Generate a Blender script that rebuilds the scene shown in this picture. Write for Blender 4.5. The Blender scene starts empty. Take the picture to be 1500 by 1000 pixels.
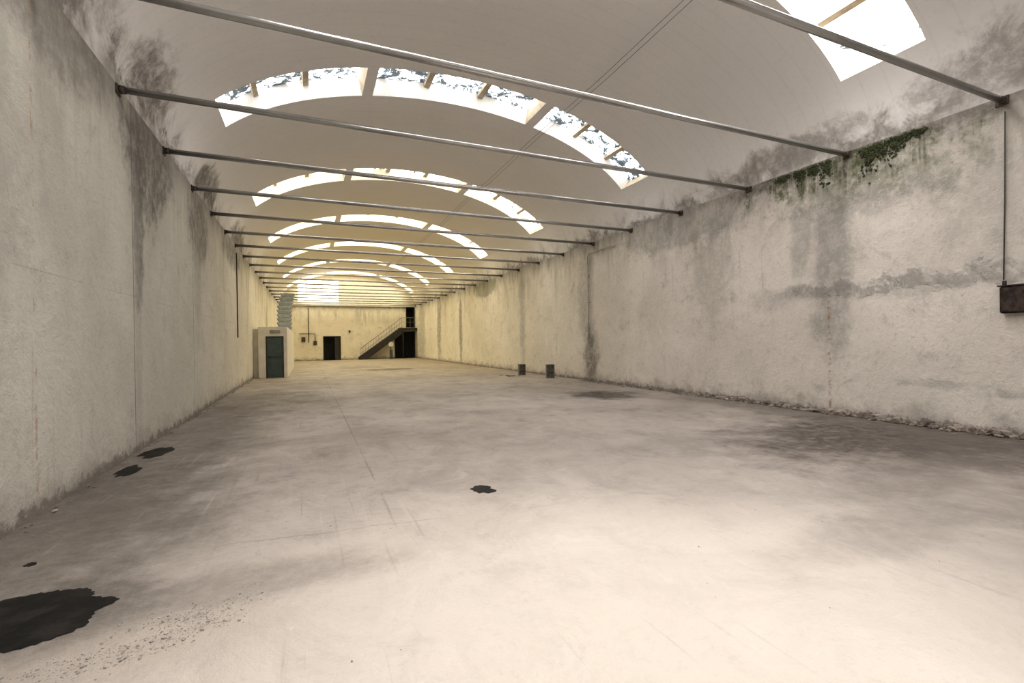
import bpy, bmesh, math, random
from mathutils import Vector, Matrix
random.seed(7)
S=bpy.context.scene
COL=S.collection
S.view_settings.view_transform='Standard'
S.view_settings.look='None'

# ------------------------------------------------------------------ dimensions (metres)
XL,XR=-2.4,9.9          # side walls
YB,YF=-6.0,47.5         # hall ends
ZS=5.25                 # springing level of the vault
XC,RA,RB=3.75,6.15,2.90 # elliptical vault

# ------------------------------------------------------------------ material helpers
class Mat:
    def __init__(s,name):
        s.m=bpy.data.materials.new(name); s.m.use_nodes=True
        s.t=s.m.node_tree; s.b=s.t.nodes['Principled BSDF']
        tc=s.t.nodes.new('ShaderNodeTexCoord'); s.co=tc.outputs['Object']
        sp=s.t.nodes.new('ShaderNodeSeparateXYZ'); s.t.links.new(s.co,sp.inputs[0])
        s.x,s.y,s.z=sp.outputs
    def put(s,inp,v):
        if isinstance(v,bpy.types.NodeSocket): s.t.links.new(v,inp)
        elif isinstance(v,tuple) and len(v)==3 and inp.type=='RGBA': inp.default_value=(*v,1)
        else: inp.default_value=v
    def math(s,op,a,b=0.0,clamp=False):
        n=s.t.nodes.new('ShaderNodeMath'); n.operation=op; n.use_clamp=clamp
        s.put(n.inputs[0],a); s.put(n.inputs[1],b); return n.outputs[0]
    def noise(s,scale,detail=4,rough=0.55,dist=0.0,vec=None):
        n=s.t.nodes.new('ShaderNodeTexNoise')
        s.put(n.inputs['Vector'],vec or s.co)
        n.inputs['Scale'].default_value=scale; n.inputs['Detail'].default_value=detail
        n.inputs['Roughness'].default_value=rough; n.inputs['Distortion'].default_value=dist
        return n.outputs['Fac']
    def vec(s,sc,off=(0,0,0),rot=(0,0,0)):
        n=s.t.nodes.new('ShaderNodeMapping'); s.put(n.inputs[0],s.co)
        n.inputs['Scale'].default_value=sc; n.inputs['Location'].default_value=off; n.inputs['Rotation'].default_value=rot
        return n.outputs[0]
    def ramp(s,v,a,b,lo=0.0,hi=1.0):
        n=s.t.nodes.new('ShaderNodeMapRange'); n.interpolation_type='SMOOTHSTEP'
        s.put(n.inputs[0],v)
        if a<b:
            n.inputs[1].default_value=a; n.inputs[2].default_value=b
            n.inputs[3].default_value=lo; n.inputs[4].default_value=hi
        else:
            n.inputs[1].default_value=b; n.inputs[2].default_value=a
            n.inputs[3].default_value=hi; n.inputs[4].default_value=lo
        return n.outputs[0]
    def mix(s,f,a,b,mode='MIX'):
        n=s.t.nodes.new('ShaderNodeMix'); n.data_type='RGBA'; n.blend_type=mode
        s.put(n.inputs[0],f); s.put(n.inputs[6],a); s.put(n.inputs[7],b); return n.outputs[2]
    def blob(s,p,q,p0,q0,rp,rq,nz,k=0.9,soft=0.45):
        a=s.math('DIVIDE',s.math('SUBTRACT',p,p0),rp); b=s.math('DIVIDE',s.math('SUBTRACT',q,q0),rq)
        d=s.math('SQRT',s.math('ADD',s.math('MULTIPLY',a,a),s.math('MULTIPLY',b,b)))
        d=s.math('ADD',d,s.math('MULTIPLY',s.math('SUBTRACT',nz,0.5),k*2))
        return s.ramp(d,1+soft/2,1-soft/2,0,1)
    def line(s,p,p0,w):
        return s.ramp(s.math('ABSOLUTE',s.math('SUBTRACT',p,p0)),w,w*0.3,0,1)
    def mul(s,*a):
        r=a[0]
        for b in a[1:]: r=s.math('MULTIPLY',r,b)
        return r
    def done(s,col,rough=0.85,bump=None,bs=0.3,bd=0.02,metal=0.0):
        s.put(s.b.inputs['Base Color'],col); s.put(s.b.inputs['Roughness'],rough)
        s.b.inputs['Metallic'].default_value=metal
        if bump is not None:
            n=s.t.nodes.new('ShaderNodeBump'); n.inputs['Strength'].default_value=bs
            n.inputs['Distance'].default_value=bd
            s.put(n.inputs['Height'],bump); s.t.links.new(n.outputs[0],s.b.inputs['Normal'])
        return s.m

def simple(name,c,rough=0.7,metal=0.0,var=0.25,scale=6):
    m=Mat(name); nz=m.noise(scale,5)
    c2=tuple(v*(1-var) for v in c)
    return m.done(m.mix(m.ramp(nz,0.35,0.65),c,c2),rough,nz,0.2,0.01,metal)

def wall_mat(name,side):
    m=Mat(name)
    big=m.noise(0.45,5,0.6); med=m.noise(1.7,8,0.75,0.4); fine=m.noise(14,6,0.7)
    spk=m.noise(5,7,0.75)
    far=m.ramp(m.y,9,28)
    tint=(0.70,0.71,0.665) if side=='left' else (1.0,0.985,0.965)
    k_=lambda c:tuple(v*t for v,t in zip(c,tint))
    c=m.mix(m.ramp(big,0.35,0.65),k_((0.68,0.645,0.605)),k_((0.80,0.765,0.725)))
    c=m.mix(far,c,m.mix(m.ramp(big,0.35,0.65),(0.77,0.695,0.525),(0.85,0.78,0.61)))
    c=m.mix(m.mul(m.ramp(med,0.50,0.66),m.ramp(spk,0.35,0.6),0.42),c,(0.34,0.33,0.30))
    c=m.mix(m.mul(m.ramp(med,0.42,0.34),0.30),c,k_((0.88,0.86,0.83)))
    c=m.mix(m.mul(m.ramp(med,0.64,0.66),0.30),c,(0.27,0.24,0.215))
    c=m.mix(m.mul(m.ramp(fine,0.50,0.72),0.30),c,(0.30,0.275,0.25))
    c=m.mix(m.mul(m.ramp(spk,0.66,0.68),0.55),c,(0.21,0.19,0.165))
    # vertical water streaks fading downwards
    st=m.noise(1.0,6,0.65,0.5,m.vec((1.1,1.1,0.14)))
    st2=m.noise(1.0,7,0.68,0.5,m.vec((2.6,2.6,0.35),(3,7,0)))
    st3=m.noise(1.0,7,0.72,0.3,m.vec((9,9,0.5),(1,5,0)))
    hz=m.math('ADD',m.z,m.math('MULTIPLY',m.math('SUBTRACT',st,0.5),-6.0))
    top=m.ramp(hz,3.2,5.9)
    c=m.mix(m.mul(top,m.ramp(st2,0.38,0.66),0.76),c,(0.25,0.24,0.205))
    c=m.mix(m.mul(m.ramp(st3,0.56,0.70),m.ramp(big,0.42,0.6),0.32),c,(0.26,0.24,0.21))
    hz2=m.math('ADD',m.z,m.math('MULTIPLY',m.math('SUBTRACT',st2,0.5),-2.6))
    c=m.mix(m.mul(m.ramp(hz2,4.55,5.5),m.ramp(spk,0.3,0.55,0.7,1),0.80),c,(0.14,0.128,0.112))
    nz=m.noise(2.2,7,0.70)
    brk=m.ramp(spk,0.34,0.60,0.45,1.0)
    def B(p0,q0,rp,rq,f,col,k=0.9,soft=0.9):
        nonlocal c
        c=m.mix(m.mul(m.blob(m.y,m.z,p0,q0,rp,rq,nz,k,soft),brk,f),c,col)
    dk=(0.12,0.107,0.093); gy=(0.31,0.30,0.27)
    if side=='right':
        B(6.25,3.2,0.42,2.2,0.75,gy,1.3); B(6.9,3.9,0.25,1.0,0.6,gy,1.3)
        B(5.5,4.45,1.6,0.45,0.8,gy,1.5); B(7.6,2.45,0.6,0.22,0.4,gy,1.4); B(4.9,2.50,1.5,0.20,0.45,gy,1.8)
        B(9.4,3.3,0.7,1.2,0.45,gy,1.6); B(3.6,3.6,0.8,0.9,0.4,gy,1.6)
        B(4.4,0.74,0.5,0.07,0.6,gy,2.4,1.2); B(3.4,0.64,0.4,0.06,0.6,gy,2.4,1.2)
        B(15.3,0.9,0.45,1.1,0.85,dk); B(15.6,3.3,0.5,1.8,0.55,gy)
        B(10.5,4.65,2.4,0.42,0.7,gy,1.5); B(21.5,3.0,0.35,2.4,0.55,gy); B(32,2.6,0.35,2.4,0.75,dk)
        B(38,2.6,0.6,2.6,0.7,dk); B(44.5,2.6,1.5,3,0.5,dk)
        B(6.2,5.15,2.6,0.22,0.8,dk,1.3)
        g=m.mul(m.blob(m.y,m.z,6.1,4.98,1.9,0.38,nz,1.8,0.8),m.ramp(st3,0.42,0.56),m.ramp(spk,0.38,0.55))
        c=m.mix(m.mul(g,0.88),c,(0.045,0.055,0.018))
        g=m.mul(m.blob(m.y,m.z,5.6,4.75,1.8,0.45,nz,1.8,1.0),m.ramp(fine,0.40,0.6)); c=m.mix(m.mul(g,0.4),c,(0.20,0.21,0.10))
        g=m.mul(m.blob(m.y,m.z,27,4.8,2.0,0.5,nz,1.0),0.6); c=m.mix(g,c,(0.13,0.13,0.06))
        c=m.mix(m.mul(m.line(m.y,6.32,0.04),m.ramp(spk,0.52,0.58),m.ramp(m.z,3.2,2.4),0.8),c,(0.34,0.16,0.07))
        for y0 in (18.0,21.5,26,31,36,41): c=m.mix(m.mul(m.line(m.y,y0,0.025),0.25),c,dk)
    elif side=='left':
        B(9.6,4.7,1.1,0.9,0.9,dk,1.3); B(9.0,3.7,0.22,1.4,0.9,dk); B(6.4,5.0,1.3,0.5,0.6,dk)
        B(13.4,4.4,1.1,0.7,0.8,dk); B(13.2,3.2,0.35,1.4,0.55,gy); B(19,4.7,2,0.4,0.8,dk)
        B(8.9,2.0,0.16,2.2,0.5,gy); B(5.0,3.4,0.9,1.5,0.45,gy,1.4); B(4.2,2.0,1.2,2.5,0.45,gy,1.2)  # last two blobs put lens vignetting at the near end into the colour
        for y0,w in ((8.72,0.022),(12.7,0.02),(17,0.02),(23,0.02),(28,0.03)):
            c=m.mix(m.mul(m.line(m.y,y0,w),0.7),c,(0.08,0.072,0.065))
        c=m.mix(m.mul(m.line(m.y,5.93,0.035),m.ramp(spk,0.5,0.58),0.6),c,(0.36,0.21,0.12))
        c=m.mix(m.mul(m.line(m.z,2.35,0.012),m.ramp(big,0.45,0.55),0.25),c,dk)
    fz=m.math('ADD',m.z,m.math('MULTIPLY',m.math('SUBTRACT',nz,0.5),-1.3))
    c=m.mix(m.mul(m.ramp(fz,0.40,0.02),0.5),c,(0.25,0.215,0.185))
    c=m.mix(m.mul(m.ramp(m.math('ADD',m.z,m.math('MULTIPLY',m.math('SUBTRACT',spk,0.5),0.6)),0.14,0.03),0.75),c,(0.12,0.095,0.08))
    hgt=m.math('ADD',m.math('MULTIPLY',med,1.0),m.math('MULTIPLY',fine,0.3))
    if side=='right':
        wob=m.math('ADD',m.z,m.math('MULTIPLY',m.math('SUBTRACT',nz,0.5),0.9))
        sc=m.mul(m.line(wob,2.56,0.20),m.ramp(spk,0.38,0.60),m.ramp(m.y,8.0,6.8))
        c=m.mix(m.mul(sc,0.35),c,(0.40,0.375,0.35))
        hgt=m.math('ADD',hgt,m.math('MULTIPLY',sc,0.7))
    return m.done(c,0.92,hgt,0.75,0.06)

def ceil_mat():
    m=Mat('vault_plaster')
    big=m.noise(0.5,5,0.6); fine=m.noise(11,6,0.7); med=m.noise(1.5,7,0.70,0.4); spk=m.noise(5,6,0.75)
    c=m.mix(m.ramp(big,0.35,0.65),(0.80,0.785,0.775),(0.83,0.815,0.805))
    c=m.mix(m.ramp(m.y,12,34),c,(0.81,0.75,0.62))
    c=m.mix(m.mul(m.ramp(fine,0.5,0.75),0.18),c,(0.50,0.48,0.465))
    c=m.mix(m.mul(m.ramp(fine,0.72,0.76),0.3),c,(0.88,0.87,0.86))
    brk=m.ramp(spk,0.34,0.58,0.5,1.0)
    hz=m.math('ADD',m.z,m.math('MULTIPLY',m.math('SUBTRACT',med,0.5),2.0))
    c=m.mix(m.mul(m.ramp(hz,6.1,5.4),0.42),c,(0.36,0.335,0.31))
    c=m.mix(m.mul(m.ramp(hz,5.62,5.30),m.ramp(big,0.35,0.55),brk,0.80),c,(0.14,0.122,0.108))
    for (y0,z0,ry,rz) in ((9.3,5.75,1.0,0.44),(14.0,5.6,1.1,0.38),(6.5,5.6,0.8,0.4),(20,5.5,1.5,0.4)):
        bl=m.mul(m.blob(m.y,m.z,y0,z0,ry,rz,med,1.5,1.0),m.ramp(m.x,1,-1),brk)
        c=m.mix(m.mul(bl,0.85),c,(0.10,0.08,0.067))
    for (y0,z0,ry,rz) in ((3.6,5.8,1.2,0.40),(7.2,5.6,1.6,0.3)):
        bl=m.mul(m.blob(m.y,m.z,y0,z0,ry,rz,med,1.6,0.9),m.ramp(m.x,7,8),brk)
        c=m.mix(m.mul(bl,0.70),c,(0.19,0.17,0.15))
    lines=m.ramp(m.math('SINE',m.math('MULTIPLY',m.y,16.5)),0.93,1.0)
    c=m.mix(m.mul(lines,0.06),c,(0.3,0.28,0.27))
    return m.done(c,0.9,m.math('ADD',med,m.math('MULTIPLY',fine,0.4)),0.22,0.03)

def floor_mat():
    m=Mat('worn_concrete')
    big=m.noise(0.28,6,0.6,0.6); med=m.noise(1.1,9,0.76,0.5); fine=m.noise(22,6,0.75)
    sm=m.noise(1.0,8,0.74,0.8,m.vec((0.9,0.6,1)))
    sp=m.noise(6,7,0.78)
    c=m.mix(m.ramp(big,0.36,0.62),(0.335,0.292,0.262),(0.42,0.375,0.34))
    c=m.mix(m.ramp(m.y,12,30),c,(0.36,0.29,0.195))
    c=m.mix(m.mul(m.ramp(sm,0.43,0.66),0.40),c,(0.18,0.153,0.132))
    c=m.mix(m.mul(m.ramp(med,0.50,0.70),0.48),c,(0.155,0.133,0.115))
    c=m.mix(m.mul(m.ramp(med,0.44,0.32),0.40),c,(0.52,0.47,0.43))
    c=m.mix(m.mul(m.ramp(fine,0.52,0.72),0.40),c,(0.17,0.15,0.13))
    c=m.mix(m.mul(m.ramp(sp,0.58,0.66),0.33),c,(0.14,0.12,0.104))
    c=m.mix(m.mul(m.ramp(sp,0.37,0.32),0.40),c,(0.62,0.58,0.54))
    nz=m.noise(1.4,8,0.74)
    brk=m.ramp(sp,0.34,0.58,0.6,1.0)
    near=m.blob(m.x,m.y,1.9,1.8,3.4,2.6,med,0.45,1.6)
    c=m.mix(m.mul(near,0.50),c,(0.60,0.55,0.50))  # foreground pool of light, painted into the floor colour as well
    def B(p0,q0,rp,rq,f,col=(0.05,0.04,0.033),k=1.1,soft=1.0):
        nonlocal c
        c=m.mix(m.mul(m.blob(m.x,m.y,p0,q0,rp,rq,nz,k,soft),brk,f),c,col)
    B(8.3,4.6,2.5,1.6,1.0,(0.055,0.040,0.032)); B(8.9,3.0,1.7,1.3,0.8,(0.085,0.067,0.055))
    B(9.5,6.5,0.7,3.5,0.7,(0.12,0.098,0.082))  # band by the right wall, light falloff painted into the colour
    B(7.7,11.4,0.9,1.0,1.0,(0.022,0.018,0.015)); B(4.3,28.3,1.3,1.0,0.9); B(3.0,32,1.5,1.4,0.4)
    B(-1.9,9.5,1.0,4.8,0.70,(0.09,0.075,0.063)); B(-1.9,5.5,1.0,2.0,0.70,(0.11,0.095,0.08))  # bands by the left wall, light falloff painted into the colour
    B(-0.4,3.60,1.0,0.25,0.5,(0.17,0.148,0.128)); B(1.0,8.5,0.5,0.8,0.4,(0.16,0.138,0.12))
    B(4.6,2.3,1.5,0.30,0.5,(0.22,0.192,0.168)); B(-1.2,15,1.6,3,0.6,(0.11,0.09,0.072))
    B(6.2,3.0,1.3,0.5,0.6,(0.18,0.155,0.135)); B(5.5,5.6,1.6,0.4,0.45,(0.17,0.147,0.128))
    B(6.5,1.2,1.8,0.9,0.5,(0.17,0.147,0.128))
    B(-0.85,3.15,0.62,0.22,0.8,(0.42,0.37,0.32),1.4,0.6)
    B(-1.5,3.7,0.62,0.45,0.6,(0.09,0.078,0.067),1.0,0.8)      # damp halo of the oil stain
    s1=m.noise(1.0,4,0.6,0.3,m.vec((14,0.5,1),(0,0,0),(0,0,0.5))); s2=m.noise(1.0,4,0.6,0.3,m.vec((12,0.4,1),(4,2,0),(0,0,-0.9)))
    c=m.mix(m.mul(m.ramp(s1,0.60,0.70),m.ramp(big,0.43,0.58),0.34),c,(0.13,0.112,0.096))
    c=m.mix(m.mul(m.ramp(s2,0.60,0.70),m.ramp(big,0.43,0.58),0.33),c,(0.55,0.51,0.47))
    wx=m.math('ADD',m.x,m.math('MULTIPLY',m.math('SUBTRACT',sp,0.5),0.09))
    c=m.mix(m.mul(m.line(wx,0.68,0.016),m.ramp(m.y,4.2,5.6),m.ramp(sm,0.38,0.52),0.55),c,(0.09,0.077,0.066))
    wy=m.math('ADD',m.math('ADD',m.y,m.math('MULTIPLY',m.x,0.12)),m.math('MULTIPLY',m.math('SUBTRACT',med,0.5),0.25))
    for y0 in (4.3,9.4,16,24): c=m.mix(m.mul(m.line(wy,y0,0.012),m.ramp(big,0.47,0.55),0.4),c,(0.11,0.094,0.08))
    rg=m.ramp(med,0.35,0.7,0.5,0.8)
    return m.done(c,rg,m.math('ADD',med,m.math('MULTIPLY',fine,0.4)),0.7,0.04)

def pane_mat(name,col,strength,dirt):
    m=Mat(name)
    n=m.noise(1.9,9,0.8,1.2); n2=m.noise(8,6,0.75)
    v=m.math('ADD',m.math('MULTIPLY',n,0.75),m.math('MULTIPLY',n2,0.25))
    mask=m.ramp(v,0.515+dirt,0.54+dirt)
    halo=m.ramp(v,0.46+dirt,0.505+dirt)
    c=m.mix(m.mul(halo,0.98),col,(col[0]*0.022,col[1]*0.036,col[2]*0.048))
    c=m.mix(mask,c,(0.002,0.0035,0.004))
    m.b.inputs['Base Color'].default_value=(0.05,0.05,0.05,1)
    m.put(m.b.inputs['Emission Color'],c)
    m.b.inputs['Emission Strength'].default_value=strength
    m.b.inputs['Roughness'].default_value=0.4
    return m.m

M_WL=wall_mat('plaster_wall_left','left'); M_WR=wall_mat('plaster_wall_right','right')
M_WF=wall_mat('plaster_wall_end','end'); M_C=ceil_mat(); M_F=floor_mat()
M_dark=simple('dark_recess',(0.012,0.012,0.012),0.9)  # near-black colour stands in for the unlit rooms behind the doorways
M_steel=simple('galvanised_steel',(0.46,0.46,0.455),0.24,0.85,0.12,4)
M_plate=simple('rusty_steel',(0.10,0.075,0.06),0.7,0.4,0.5,20)
M_white=simple('white_reveal_paint',(0.76,0.74,0.70),0.8,0,0.12,5)
M_cream=simple('cream_reveal_paint',(0.80,0.73,0.57),0.8,0,0.1,5)
M_ply=simple('tan_plywood',(0.48,0.385,0.26),0.7,0,0.25,7)
M_green=simple('dark_green_paint',(0.055,0.085,0.085),0.5,0.1,0.25,6)
M_cab=simple('cream_partition',(0.80,0.75,0.63),0.8,0,0.12,3)
M_duct=simple('duct_metal',(0.42,0.47,0.50),0.5,0.3,0.2,5)
M_cable=simple('dark_cable',(0.05,0.045,0.04),0.7)
M_black=simple('black_painted_steel',(0.03,0.027,0.022),0.6,0.2)
M_rail=simple('pale_rail_paint',(0.30,0.27,0.21),0.5,0.3)
M_rust=simple('rusted_box_metal',(0.055,0.034,0.026),0.85,0.1,0.8,14)
M_block=simple('weathered_block',(0.20,0.18,0.155),0.95,0,0.4,12)
M_rubble=simple('crumbled_mortar',(0.44,0.40,0.36),0.95,0,0.45,25)
M_rub2=simple('crumbled_plaster',(0.36,0.305,0.26),0.95,0,0.7,7)
M_moss=simple('moss_green',(0.05,0.062,0.020),0.95,0,0.6,12)
M_signw=simple('white_sign_paint',(0.75,0.75,0.70),0.5,0,0.05)
M_glow=pane_mat('end_window_glass',(1.0,0.96,0.85),6,0.3)

def oil_mat():
    m=Mat('oil_film'); nz=m.noise(5,6,0.7)
    m.b.inputs['Specular IOR Level'].default_value=0.15
    return m.done(m.mix(m.ramp(nz,0.45,0.65),(0.004,0.004,0.004),(0.018,0.015,0.013)),0.6,nz,0.5,0.01)
M_oil=oil_mat()

# ------------------------------------------------------------------ mesh helpers
def finish(bm,name,mats,smooth=False):
    bmesh.ops.recalc_face_normals(bm,faces=bm.faces)
    me=bpy.data.meshes.new(name); bm.to_mesh(me); bm.free()
    for m in (mats if isinstance(mats,(list,tuple)) else [mats]): me.materials.append(m)
    if smooth:
        for p in me.polygons: p.use_smooth=True
    o=bpy.data.objects.new(name,me); COL.objects.link(o); return o
def top(o,label,cat,group=None,kind=None):
    o['label']=label; o['category']=cat
    if group: o['group']=group
    if kind: o['kind']=kind
    return o
def struct(o,label,cat): return top(o,label,cat,None,'structure')
def child(o,p,label=None):
    o.parent=p; o.matrix_parent_inverse=p.matrix_world.inverted()
    if label: o['label']=label
    return o
def box(bm,x0,x1,y0,y1,z0,z1,mi=0,bev=0.0):
    r=bmesh.ops.create_cube(bm,size=1)
    vs=r['verts']
    for v in vs: v.co=Vector(((x0+x1)/2+v.co.x*(x1-x0),(y0+y1)/2+v.co.y*(y1-y0),(z0+z1)/2+v.co.z*(z1-z0)))
    fs=set(f for v in vs for f in v.link_faces)
    for f in fs: f.material_index=mi
    if bev>0:
        es=set(e for v in vs for e in v.link_edges)
        bmesh.ops.bevel(bm,geom=list(es),offset=bev,segments=2,affect='EDGES')
    return vs
def tube(bm,pts,r,n=10,mi=0,cap=True):
    pts=[Vector(p) for p in pts]; rings=[]
    for i,p in enumerate(pts):
        if i==0: d=pts[1]-pts[0]
        elif i==len(pts)-1: d=pts[-1]-pts[-2]
        else: d=(pts[i+1]-pts[i]).normalized()+(pts[i]-pts[i-1]).normalized()
        d.normalize()
        up=Vector((0,0,1)) if abs(d.z)<0.9 else Vector((0,1,0))
        a=d.cross(up).normalized(); b=d.cross(a).normalized()
        rings.append([bm.verts.new(p+r*(math.cos(2*math.pi*k/n)*a+math.sin(2*math.pi*k/n)*b)) for k in range(n)])
    for i in range(len(rings)-1):
        for k in range(n):
            f=bm.faces.new((rings[i][k],rings[i][(k+1)%n],rings[i+1][(k+1)%n],rings[i+1][k])); f.material_index=mi; f.smooth=True
    if cap:
        for rg in (rings[0],rings[-1][::-1]):
            f=bm.faces.new(rg); f.material_index=mi
def empty(name,loc):
    o=bpy.data.objects.new(name,None); o.location=loc; COL.objects.link(o)
    bpy.context.view_layer.update(); return o

# ------------------------------------------------------------------ room shell
def slab(name,x0,x1,y0,y1,z0,z1,mat,label,cat):
    bm=bmesh.new(); box(bm,x0,x1,y0,y1,z0,z1); return struct(finish(bm,name,mat),label,cat)
slab('floor',XL-0.3,XR+0.3,YB-0.3,YF+1.5,-0.25,0.0,M_F,'worn stained grey concrete warehouse floor','floor')
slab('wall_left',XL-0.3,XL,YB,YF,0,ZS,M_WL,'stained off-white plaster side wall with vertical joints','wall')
slab('wall_right',XR,XR+0.3,YB,YF,0,ZS,M_WR,'peeling off-white plaster side wall with moss and water stains','wall')

def ell(t,off=0.0):
    c,s=math.cos(t),math.sin(t)
    n=Vector((c/RA,0,s/RB)).normalized()
    return Vector((XC+RA*c,0,ZS+RB*s))+n*off
R=math.radians
SEG=[(24,66.4),(69.0,110.4),(113.0,152)]
FAR=[5.70+6.84*k for k in range(-1,7)]
WID=1.34
ts=sorted(set([i*1.5 for i in range(121)]+[a for s_ in SEG for a in s_]))
ys=[YB]
for f in FAR: ys+= [f-WID,f]
ys.append(YF)
bm=bmesh.new()
def in_seg(a,b):
    mid=(a+b)/2
    return any(s0<=mid<=s1 for s0,s1 in SEG)
grid=[[None]*len(ts) for _ in ys]
for i,y in enumerate(ys):
    for j,t in enumerate(ts):
        p=ell(R(t)); p.y=y; grid[i][j]=bm.verts.new(p)
for i in range(len(ys)-1):
    open_row=(i%2==1)
    for j in range(len(ts)-1):
        if open_row and in_seg(ts[j],ts[j+1]): continue
        f=bm.faces.new((grid[i][j],grid[i+1][j],grid[i+1][j+1],grid[i][j+1])); f.smooth=True
struct(finish(bm,'ceiling',M_C,True),'grey plastered barrel vault with arched skylight openings','ceiling')

# windows (arched skylights)
wn=0
for k,yf in enumerate(FAR):
    far=k>=3
    revm=M_cream if far else M_white
    f=min(1.0,max(0.0,(k-2)/3.0))
    col=(1.0,0.965-0.05*f,0.94-0.26*f)
    pm=pane_mat('skylight_sheet_%d'%k,col,(14.0 if k<3 else 10.5),[0.08,0.075,-0.012,0.025,0.08,0.12,0.18,0.2][k])
    y0,y1=yf-WID,yf
    H=0.45
    for (a,b) in SEG:
        wn+=1
        n=18; bm=bmesh.new()
        tt=[R(a+(b-a)*i/n) for i in range(n+1)]
        def P(t,off,y):
            p=ell(t,off); p.y=y; return p
        for (ya,yb) in ((y0,y0-0.05),(y1,y1+0.05)):
            sgn=1 if yb>ya else -1
            ya+=sgn*0.001
            r0=[bm.verts.new(P(t,0.004,ya)) for t in tt]; r1=[bm.verts.new(P(t,H,ya)) for t in tt]
            r2=[bm.verts.new(P(t,H,yb)) for t in tt]; r3=[bm.verts.new(P(t,0.004,yb)) for t in tt]
            for i in range(n):
                for q,w in ((r0,r1),(r1,r2),(r2,r3),(r3,r0)):
                    bm.faces.new((q[i],q[i+1],w[i+1],w[i]))
            for i in (0,n): bm.faces.new((r0[i],r1[i],r2[i],r3[i]))
        for t,dt in ((tt[0],-R(0.35)),(tt[-1],R(0.35))):
            v=[bm.verts.new(P(t+q,o,y)) for q in (0,dt) for (o,y) in ((0.004,y0),(H,y0),(H,y1),(0.004,y1))]
            for idx in ((0,1,2,3),(4,5,6,7),(0,1,5,4),(1,2,6,5),(2,3,7,6),(3,0,4,7)):
                ff=bm.faces.new([v[i] for i in idx]); ff.material_index=1 if t==tt[0] else 0
        w=struct(finish(bm,'window_%d'%wn,[revm,M_ply]),'arched roof skylight with white plastered reveal','window')
        bm=bmesh.new()
        for q in (1/3,2/3):
            tm=R(a+(b-a)*q); dt=R(0.7)
            v=[bm.verts.new(P(tm+d_,o,y)) for d_ in (-dt,dt) for (o,y) in ((H-0.12,y0+0.002),(H-0.02,y0+0.002),(H-0.02,y1-0.002),(H-0.12,y1-0.002))]
            for idx in ((0,1,2,3),(4,5,6,7),(0,1,5,4),(1,2,6,5),(2,3,7,6),(3,0,4,7)):
                bm.faces.new([v[i] for i in idx])
        child(finish(bm,'window_frame',M_ply),w,'tan timber glazing bars')
        bm=bmesh.new()
        g0=[bm.verts.new(P(t,H,y0)) for t in tt]; g1=[bm.verts.new(P(t,H,y1)) for t in tt]
        for i in range(n): bm.faces.new((g0[i],g0[i+1],g1[i+1],g1[i]))
        child(finish(bm,'glass_pane',pm,True),w,'translucent daylight sheet with dirt and leaves')

# end walls
def end_wall(name,y,ydir,holes,mat,label,cut=None):
    bm=bmesh.new()
    xs=sorted(set([XL,XR]+[h[0] for h in holes]+[h[1] for h in holes]))
    zs=sorted(set([0,ZS]+[h[2] for h in holes]+[h[3] for h in holes]))
    for i in range(len(xs)-1):
        for j in range(len(zs)-1):
            cx,cz=(xs[i]+xs[i+1])/2,(zs[j]+zs[j+1])/2
            if any(h[0]<cx<h[1] and h[2]<cz<h[3] for h in holes): continue
            v=[bm.verts.new((x_,y,z_)) for x_,z_ in ((xs[i],zs[j]),(xs[i+1],zs[j]),(xs[i+1],zs[j+1]),(xs[i],zs[j+1]))]
            bm.faces.new(v)
    t_=[math.pi*i/60 for i in range(61)]
    vs=[]
    for t in t_:
        p=ell(t); p.y=y; vs.append(bm.verts.new(p))
    ff=bm.faces.new(vs); ff.material_index=2
    D=0.9*ydir
    for (x0,x1,z0,z1) in holes:
        c=[(x0,z0),(x1,z0),(x1,z1),(x0,z1)]
        f=[bm.verts.new((a_,y,b_)) for a_,b_ in c]; g=[bm.verts.new((a_,y+D,b_)) for a_,b_ in c]
        for q in range(4):
            ff=bm.faces.new((f[q],f[(q+1)%4],g[(q+1)%4],g[q])); ff.material_index=1
        ff=bm.faces.new(g); ff.material_index=1
    bmesh.ops.remove_doubles(bm,verts=bm.verts,dist=0.0005)
    return struct(finish(bm,name,[mat,M_dark,M_cab]),label,'wall')
end_wall('wall_front',YF,1,[(1.31,2.73,0,2.2),(7.9,9.8,0,2.6),(9.05,9.8,3.05,5.05)],M_WF,'cream plastered end wall with dark doorways')
end_wall('wall_back',YB,-1,[],M_WF,'plastered end wall closing the hall')
bm=bmesh.new(); box(bm,XL+0.002,XR-0.002,YF-0.12,YF-0.002,ZS-0.12,ZS+0.1); struct(finish(bm,'trim_1',M_cab),'cream horizontal beam across the end wall','beam')
for i,(x0,x1,z0,z1) in enumerate([(1.31,2.73,0,2.2),(7.9,9.8,0,2.6),(9.05,9.8,3.05,5.05)]):
    bm=bmesh.new(); w=0.07
    box(bm,x0-w,x0,YF-0.05,YF-0.003,z0+.002,z1+w); box(bm,x1,x1+w,YF-0.05,YF-0.003,z0+.002,z1+w); box(bm,x0,x1,YF-0.05,YF-0.003,z1,z1+w)
    if i==0:
        box(bm,x1-0.45,x1-0.02,YF+0.1,YF+0.14,0.02,z1-0.02)
    struct(finish(bm,'door_%d'%(i+1),M_black),'dark metal-framed doorway in the end wall','door')
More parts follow.
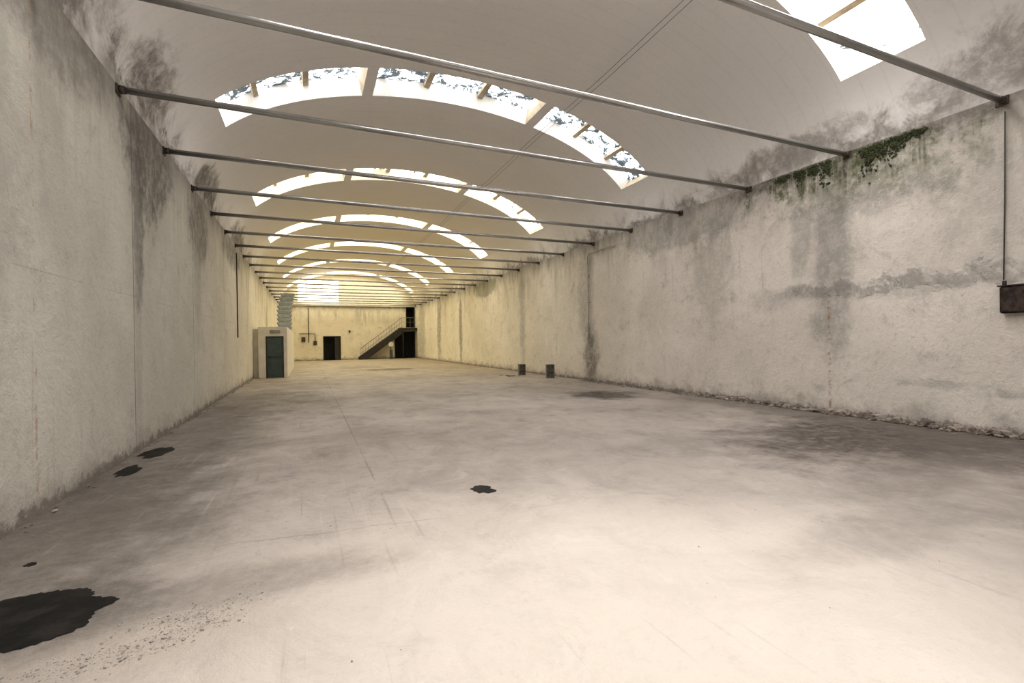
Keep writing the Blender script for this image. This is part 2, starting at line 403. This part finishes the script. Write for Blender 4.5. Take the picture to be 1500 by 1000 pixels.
# lunette window in the end wall
bm=bmesh.new(); gl=bmesh.new()
yw=YF-0.03
cols=[-0.85+0.35*i for i in range(11)]
def topz(x): return min(7.55, ZS+RB*math.sqrt(max(0,1-((x-XC)/RA)**2))-0.12)
z0=5.45
tops=[topz(c) for c in cols]
bot=[gl.verts.new((c,yw,z0)) for c in cols]; tp=[gl.verts.new((c,yw,t)) for c,t in zip(cols,tops)]
for i in range(10): gl.faces.new((bot[i],bot[i+1],tp[i+1],tp[i]))
for c,t in zip(cols[::2],tops[::2]): box(bm,c-0.015,c+0.015,yw-0.012,yw-0.002,z0,t)
zz=z0
while zz<7.5:
    xs_=[c for c,t in zip(cols,tops) if t>=zz]
    if len(xs_)>1: box(bm,xs_[0],xs_[-1],yw-0.014,yw-0.003,zz-0.015,zz+0.015)
    zz+=0.36
wn+=1
w=struct(finish(bm,'window_%d'%wn,M_cab),'large gridded window high in the end wall','window')
child(finish(gl,'glass_pane',M_glow),w,'bright translucent glazing')

# ------------------------------------------------------------------ tie rods
ZR=ZS-0.06
bm=bmesh.new()
tube(bm,[(XL+0.035,0,0),(XR-0.035,0,0)],0.047,24)
rod=finish(bm,'tie_rod',M_steel); 
bm=bmesh.new()
box(bm,0,0.02,-0.08,0.08,-0.08,0.06,0,0.005); tube(bm,[(0.02,0,0),(0.09,0,0)],0.056,12)
br=finish(bm,'bracket',M_plate)
for k in range(20):
    y=3.64+2.275*k
    o=rod if k==0 else rod.copy(); b1=br if k==0 else br.copy(); b2=br.copy()
    for q in ([] if k==0 else [o,b1]): COL.objects.link(q)
    COL.objects.link(b2)
    o.location=(0,y,ZR)
    b1.parent=o; b2.parent=o
    b1.location=(XL+0.002,0,0); b2.location=(XR-0.002,0,0); b2.rotation_euler=(0,0,math.pi)
    top(o,'round galvanised steel tie rod spanning between the side walls','tie rod','tie rods across the vault')

# ------------------------------------------------------------------ ceiling cables
for dx in (0.0,0.12):
    bm=bmesh.new()
    xx=6.40+dx; zz=ZS+RB*math.sqrt(1-((xx-XC)/RA)**2)-0.10
    tube(bm,[(xx,0.3+i*1.5,zz-0.03*math.sin(i*1.3)) for i in range(30)],0.005,6)
    top(finish(bm,'ceiling_cable',M_cable),'thin dark cable running along under the vault','cable','cables under the vault')

def vcable(pts,r,label,name='wall_cable',mat=M_cable):
    bm=bmesh.new(); tube(bm,pts,r,8)
    return top(finish(bm,name,mat),label,'cable')
vcable([(XR-0.03,3.60,5.0),(XR-0.02,3.62,3.6),(XR-0.03,3.64,2.42)],0.009,'thin dark cable dropping down the wall to a rusty electrical box')
vcable([(XL+0.02,19.8,4.95),(XL+0.02,19.8,1.85)],0.02,'dark vertical cable on the plaster wall')
bm=bmesh.new(); tube(bm,[(XR-0.06,13.6,4.86),(XR-0.06,15.25,4.86),(XR-0.06,15.35,4.74),(XR-0.05,15.35,2.6),(XR-0.05,15.35,1.6)],0.018,10)
for z in (4,3,2): box(bm,XR-0.09,XR-0.002,15.30,15.40,z,z+0.03)
top(finish(bm,'conduit_pipe',M_steel),'grey conduit bending down the stained wall','pipe')

# electrical box
e=empty('electrical_box',(XR,3.48,1.84)); top(e,'rusted dark metal electrical box mounted on the plaster wall','electrical box')
bm=bmesh.new(); box(bm,XR-0.12,XR-0.002,3.27,3.66,1.90,2.31,0,0.012); box(bm,XR-0.145,XR-0.002,3.25,3.68,2.31,2.33,0,0.005)
tube(bm,[(XR-0.06,3.62,2.30),(XR-0.06,3.62,2.40)],0.025,10)
child(finish(bm,'body',M_rust),e)
bm=bmesh.new(); box(bm,XR-0.142,XR-0.121,3.29,3.64,1.92,2.29,0,0.006)
for z in (1.97,2.2): tube(bm,[(XR-0.144,3.635,z),(XR-0.144,3.635,z+0.05)],0.01,8)
d=child(finish(bm,'door',M_rust),e)
bm=bmesh.new(); tube(bm,[(XR-0.142,3.34,2.08),(XR-0.17,3.34,2.08)],0.018,12); box(bm,XR-0.177,XR-0.169,3.33,3.35,2.04,2.12)
child(finish(bm,'handle',M_steel),d,'small steel turn latch')

# ------------------------------------------------------------------ concrete blocks standing by wall
def hollow_block(loc,w,h,dp,rz,tilt):
    bm=bmesh.new()
    wall=0.04
    box(bm,-w/2,-w/2+wall,-dp/2,dp/2,0,h,0,0.006); box(bm,w/2-wall,w/2,-dp/2,dp/2,0,h,0,0.006)
    for z in (0,h/2-wall/2,h-wall): box(bm,-w/2+wall*0.8,w/2-wall*0.8,-dp/2+0.005,dp/2-0.005,z,z+wall,0,0.006)
    box(bm,-w/2+0.01,w/2-0.01,-0.02,0.02,0.01,h-0.01)
    for v in bm.verts: v.co+=Vector((random.uniform(-1,1),random.uniform(-1,1),0))*0.004
    o=finish(bm,'concrete_block',M_block); o.location=loc; o.rotation_euler=(tilt,0,rz)
    return top(o,'weathered hollow concrete block standing on end beside the wall','concrete block','concrete blocks by the wall')
hollow_block((9.0,19.7,0.0),0.30,0.5,0.26,-0.2,0.0)
hollow_block((9.3,17.5,0.0),0.34,0.57,0.26,-0.35,0.0)
bm=bmesh.new()
def chunk(bm,x,y,s,z=0.0,flat=0.6,lim=True):
    r=bmesh.ops.create_icosphere(bm,subdivisions=1,radius=s)
    q=Matrix.Rotation(random.uniform(0,6),4,'Z'); st=random.uniform(0.6,1.6)
    for v in r['verts']:
        c=v.co*random.uniform(0.6,1.2); c.z*=flat; c.x*=st; c=q@c
        v.co=Vector((min(XR-0.002,max(XL+0.002,x+c.x)),y+c.y,max(0.001,z+c.z+s*flat*0.7)))
for i in range(26): chunk(bm,8.35+random.uniform(-.35,.35),19.5+random.uniform(-.6,.6),random.uniform(0.02,0.05))
top(finish(bm,'rubble',M_block),'small dark rubble scattered beside the concrete blocks','rubble',None,'stuff')

bm=bmesh.new()
cl=[(random.random()**0.8,random.gauss(0,.08),random.gauss(0,.10)) for _ in range(90)]
for i in range(2000):
    u_,a_,b_=random.choice(cl); u_+=random.gauss(0,.04); x=-1.30+u_*0.95+a_+random.gauss(0,.035); y=2.95+u_*0.42+b_+random.gauss(0,0.03)
    s=0.0012+abs(random.gauss(0,0.0020))+(0.007 if random.random()<0.03 else 0)
    chunk(bm,x,y,s)
top(finish(bm,'gravel',M_rubble),'crumbled mortar gravel scattered on the concrete floor','gravel',None,'stuff')
bm=bmesh.new()
for i in range(1700):
    y=random.uniform(2.5,16); s=abs(random.gauss(0,0.022))+0.006
    chunk(bm,XR-0.02-abs(random.gauss(0,0.10)),y,s,0,0.5)
for i in range(260):
    y=random.choice([3.3,3.9,4.6,5.6,6.2,7.2,8.3,9.5])+random.gauss(0,0.4); chunk(bm,XR-0.03-abs(random.gauss(0,0.07)),y,random.uniform(0.03,0.10),0,random.uniform(0.4,1.0))
top(finish(bm,'plaster_debris',M_rub2),'crumbled plaster debris along the foot of the wall','debris',None,'stuff')
bm=bmesh.new()
for i in range(220):
    yy_=random.uniform(3,24)
    if 7.1<yy_<9.1: continue
    chunk(bm,XL+0.03+abs(random.gauss(0,0.05)),yy_,abs(random.gauss(0,0.010))+0.005,0,0.5)
top(finish(bm,'plaster_debris',M_rub2),'fine plaster crumbs along the foot of the wall','debris',None,'stuff')
bm=bmesh.new()
for i in range(140):
    x=random.uniform(0,8.5); y=random.uniform(1.6,12); chunk(bm,x,y,random.uniform(0.003,0.007))
top(finish(bm,'floor_grit',M_block),'dark grit scattered over the concrete floor','grit',None,'stuff')

# moss tufts: ragged clumps at the wall top
bm=bmesh.new()
for i in range(1100):
    c,hang=random.choice([(4.75,.05),(5.0,.10),(5.15,.20),(5.38,.12),(5.55,.24),(6.35,.20),(6.6,.10),(6.9,.14),(7.3,.06)]); y=c+random.gauss(0,0.07)
    if 5.78<y<6.06: continue
    z=5.20-abs(random.gauss(0,hang))
    s=random.uniform(0.008,0.026); x=XR-0.003-random.uniform(0,0.02)
    r=bmesh.ops.create_icosphere(bm,subdivisions=1,radius=s)
    for v in r['verts']:
        q=v.co*random.uniform(0.4,1.4); v.co=Vector((min(x+q.x,XR-0.001),y+q.y,z+q.z*1.3))
top(finish(bm,'moss',M_moss),'dark green moss clumps on the damp wall top','moss',None,'stuff')

# puddles
def puddle(cx,cy,rx,ry,seed,label,irr=0.18,rag=0.02,hard=True):
    rnd=random.Random(seed); ph=[rnd.uniform(0,6.28) for _ in range(16)]
    bm=bmesh.new(); N=260
    outer=[]; inner=[]
    for i in range(N):
        a=2*math.pi*i/N; r=1+sum(irr/(k+1)**0.6*math.sin((k+2)*a+ph[k])*0.6 for k in range(9))+rag*sum(math.sin((13+6*k)*a+ph[7+k]) for k in range(9))/3
        outer.append(bm.verts.new((cx+rx*r*math.cos(a),cy+ry*r*math.sin(a),0.0012)))
        q=r*0.96
        inner.append(bm.verts.new((cx+rx*q*math.cos(a),cy+ry*q*math.sin(a),0.003)))
    for i in range(N): bm.faces.new((outer[i],outer[(i+1)%N],inner[(i+1)%N],inner[i]))
    bm.faces.new(inner)
    return top(finish(bm,'oil_puddle',M_oil),label,'puddle')
puddle(-1.60,3.69,0.42,0.36,44,'large black oil stain on the concrete floor beside crumbled gravel',0.12,0.022)
puddle(1.70,4.78,0.12,0.14,5,'small irregular black puddle on the bare concrete floor',0.20,0.02)
puddle(-2.12,8.6,0.17,0.42,8,'dark wet patch on the floor at the wall foot')
puddle(-2.15,7.5,0.12,0.30,9,'small dark wet patch on the floor at the wall foot')
puddle(-1.91,4.6,0.035,0.04,11,'tiny black oil spot on the concrete floor')

# ------------------------------------------------------------------ utility cabin with green door
e=empty('utility_cabin',(-1.6,30,0)); top(e,'small cream partitioned cabin with a dark green door against the wall','cabin')
bm=bmesh.new(); X0=-2.17; X1=-0.95; Y0,Y1=24.9,36.0; HB=2.33; dx0,dx1,dz=-1.86,-1.10,1.97
for (x0,x1,z0_,z1_) in ((X0,dx0,0,HB),(dx1,X1,0,HB),(dx0,dx1,dz,HB)): box(bm,x0,x1,Y0,Y0+0.12,z0_+0.001,z1_)
box(bm,X1-0.12,X1,Y0+0.12,Y1,0.001,HB); box(bm,X0,X0+0.12,Y0+0.12,Y1,0.001,HB); box(bm,X0+0.12,X1-0.12,Y1-0.12,Y1,0.001,HB)
box(bm,XL+0.003,X0,Y0+0.3,Y0+0.42,0.001,HB)
box(bm,X0,X1,Y0,Y1,HB,HB+0.08)
child(finish(bm,'body',M_cab),e)
bm=bmesh.new()
box(bm,dx0,dx0+0.05,Y0-0.02,Y0+0.1,0.002,dz); box(bm,dx1-0.05,dx1,Y0-0.02,Y0+0.1,0.002,dz); box(bm,dx0+0.05,dx1-0.05,Y0-0.02,Y0+0.1,dz-0.05,dz)
child(finish(bm,'door_frame',M_black),e)
bm=bmesh.new(); box(bm,dx0+0.055,dx1-0.055,Y0+0.01,Y0+0.06,0.01,dz-0.055,0,0.006)
box(bm,dx0+0.13,dx1-0.13,Y0+0.0,Y0+0.012,1.15,1.75,0,0.004); box(bm,dx0+0.13,dx1-0.13,Y0+0.0,Y0+0.012,0.2,0.85,0,0.004)
d=child(finish(bm,'door',M_green),e,'dark green metal door')
bm=bmesh.new(); tube(bm,[(dx0+0.12,Y0-0.05,1.0),(dx1-0.12,Y0-0.05,1.0)],0.022,10)
for x in (dx0+0.14,dx1-0.14): box(bm,x-0.03,x+0.03,Y0-0.06,Y0+0.01,0.95,1.05)
child(finish(bm,'handle',M_black),d,'black push bar')
bm=bmesh.new(); box(bm,-1.68,-1.24,Y0-0.07,Y0-0.002,2.12,2.26,0,0.01); box(bm,-1.65,-1.27,Y0-0.08,Y0-0.068,2.14,2.24,0,0.004)
child(finish(bm,'emergency_light',simple('grey_plastic',(0.33,0.32,0.28),0.5)),e,'grey rectangular emergency light above the door')

# duct on the cabin: overlapping angled segments
bm=bmesh.new()
ns=9
for i in range(ns):
    z=2.43+i*0.262; xo=-1.38+0.20*max(0,(i-4)/4)**1.5*1.0
    lo,hi=0.34,0.43
    r=[]
    for (w_,zz_) in ((lo,z),(hi,z+0.20),(hi,z+0.255)):
        r.append([bm.verts.new((xo+w_*sx,33+w_*0.85*sy,zz_)) for sx,sy in ((-1,-.8),(-.8,-1),(.8,-1),(1,-.8),(1,.8),(.8,1),(-.8,1),(-1,.8))])
    for a_ in range(2):
        for k in range(8): bm.faces.new((r[a_][k],r[a_][(k+1)%8],r[a_+1][(k+1)%8],r[a_+1][k]))
    bm.faces.new(r[0][::-1]); bm.faces.new(r[-1])
top(finish(bm,'air_duct',M_duct),'segmented blue-grey metal air duct rising from the cabin roof','duct')

# ------------------------------------------------------------------ staircase
e=empty('staircase',(6.4,46.9,0)); top(e,'dark steel staircase with pale railing against the end wall','staircase')
bm=bmesh.new(); n=16; x0,x1,zt=4.45,8.4,3.0
ya,yb=46.45,47.42
for i in range(n):
    xa=x0+(x1-x0)*i/n; z=zt*(i+1)/n
    box(bm,xa,xa+(x1-x0)/n+0.03,ya+0.03,yb-0.03,z-0.05,z)
    box(bm,xa,xa+0.02,ya+0.03,yb-0.03,z-zt/n,z-0.05)
child(finish(bm,'tread',M_black),e)
for y in (ya,yb-0.04):
    bm=bmesh.new()
    v=[bm.verts.new(q) for yy in (y,y+0.035) for q in ((x0-0.15,yy,0.003),(x0+0.60,yy,0.003),(x1+0.02,yy,zt-0.58),(x1+0.02,yy,zt+0.08),(x0-0.05,yy,0.26))]
    bm.faces.new(v[:5]); bm.faces.new(v[5:][::-1])
    for q in range(5): bm.faces.new((v[q],v[(q+1)%5],v[5+(q+1)%5],v[5+q]))
    child(finish(bm,'stringer',M_black),e)
bm=bmesh.new(); box(bm,x1+0.02,XR-0.005,ya,yb+0.06,zt-0.26,zt)
tube(bm,[(x1+0.1,ya+0.1,0.002),(x1+0.1,ya+0.1,zt-0.16)],0.05,10)
child(finish(bm,'landing',M_black),e)
bm=bmesh.new(); 
tube(bm,[(x0,ya+0.02,1.0),(x1,ya+0.02,zt+1.0),(XR-0.05,ya+0.02,zt+1.0)],0.025,8)
tube(bm,[(x0,ya+0.02,0.55),(x1,ya+0.02,zt+0.55),(XR-0.05,ya+0.02,zt+0.55)],0.015,8)
for i in range(17):
    x=x0+(x1-x0)*i/16; zb=zt*i/16; tube(bm,[(x,ya+0.02,zb+0.02),(x,ya+0.02,zb+1.0)],0.014,6)
for x in (8.8,9.2,9.6): tube(bm,[(x,ya+0.02,zt-0.02),(x,ya+0.02,zt+1.0)],0.014,6)
child(finish(bm,'railing',M_rail),e,'pale thin tubular railing')

e=empty('sign_stand',(7.25,46.1,0)); top(e,'round white disc on a dark green stand near the stairs','sign')
bm=bmesh.new(); box(bm,7.05,7.45,45.95,46.25,0.001,0.08,0,0.02); box(bm,7.12,7.4,46.02,46.2,0.08,0.9,0,0.03); tube(bm,[(7.25,46.12,0.85),(7.25,46.12,1.7)],0.04,10)
child(finish(bm,'base',M_green),e)
bm=bmesh.new(); tube(bm,[(7.25,46.02,1.4),(7.25,46.06,1.4)],0.23,28); child(finish(bm,'disc',M_signw),e,'round white disc')

bm=bmesh.new(); yy=YF-0.06
tube(bm,[(0.0,yy,4.9),(0.0,yy,2.4),(0.0,yy,1.7)],0.035,8); tube(bm,[(-0.8,yy,2.5),(0.0,yy,2.5),(0.55,yy,2.5),(0.55,yy,1.87)],0.03,8)
for z in (4.5,3.5): box(bm,-0.05,0.05,yy-0.03,YF-0.004,z,z+0.04)
top(finish(bm,'conduit_pipe',M_plate),'dark pipework branching on the cream end wall','pipe')
for x,z,s_ in ((-0.45,1.75,0.34),(0.55,1.45,0.3),(3.6,2.6,0.16)):
    bm=bmesh.new(); box(bm,x-s_/2,x+s_/2,YF-0.16,YF-0.005,z,z+s_*1.3,0,0.01); box(bm,x-s_/2+.02,x+s_/2-.02,YF-0.175,YF-0.158,z+.02,z+s_*1.3-.02,0,0.004)
    top(finish(bm,'switch_box',M_plate),'small brown switch box mounted on the end wall','switch box','switch boxes on the end wall')

# ------------------------------------------------------------------ lights
wd=bpy.data.worlds.new('World'); S.world=wd; wd.use_nodes=True
wd.node_tree.nodes['Background'].inputs[0].default_value=(0.8,0.85,0.9,1); wd.node_tree.nodes['Background'].inputs[1].default_value=0.5
def spot(name,loc,tgt,power,ang,blend,rad,col):
    l=bpy.data.lights.new(name,'SPOT'); l.energy=power; l.spot_size=R(ang); l.spot_blend=blend; l.shadow_soft_size=rad; l.color=col
    o=bpy.data.objects.new(name,l); COL.objects.link(o); o.location=loc
    o.rotation_euler=(Vector(tgt)-Vector(loc)).to_track_quat('-Z','Y').to_euler()
    return o
spot('floor_pool_spot',(1.7,0.6,7.4),(1.4,1.7,0),2400,52,1.0,0.5,(1.0,0.94,0.87))  # added spot, no fixture in the hall; brightens the foreground floor

# ------------------------------------------------------------------ camera
cam=bpy.data.cameras.new('Camera'); cam.lens=688/1500*36; cam.sensor_width=36; cam.clip_end=300; cam.clip_start=0.05
co=bpy.data.objects.new('Camera',cam); COL.objects.link(co)
M4=Matrix.Translation((0,0,1.6))@Matrix.Rotation(-R(23.4),4,'Z')@Matrix.Rotation(R(90-0.13),4,'X')@Matrix.Rotation(-R(0.88),4,'Z')
co.matrix_world=M4
S.camera=co
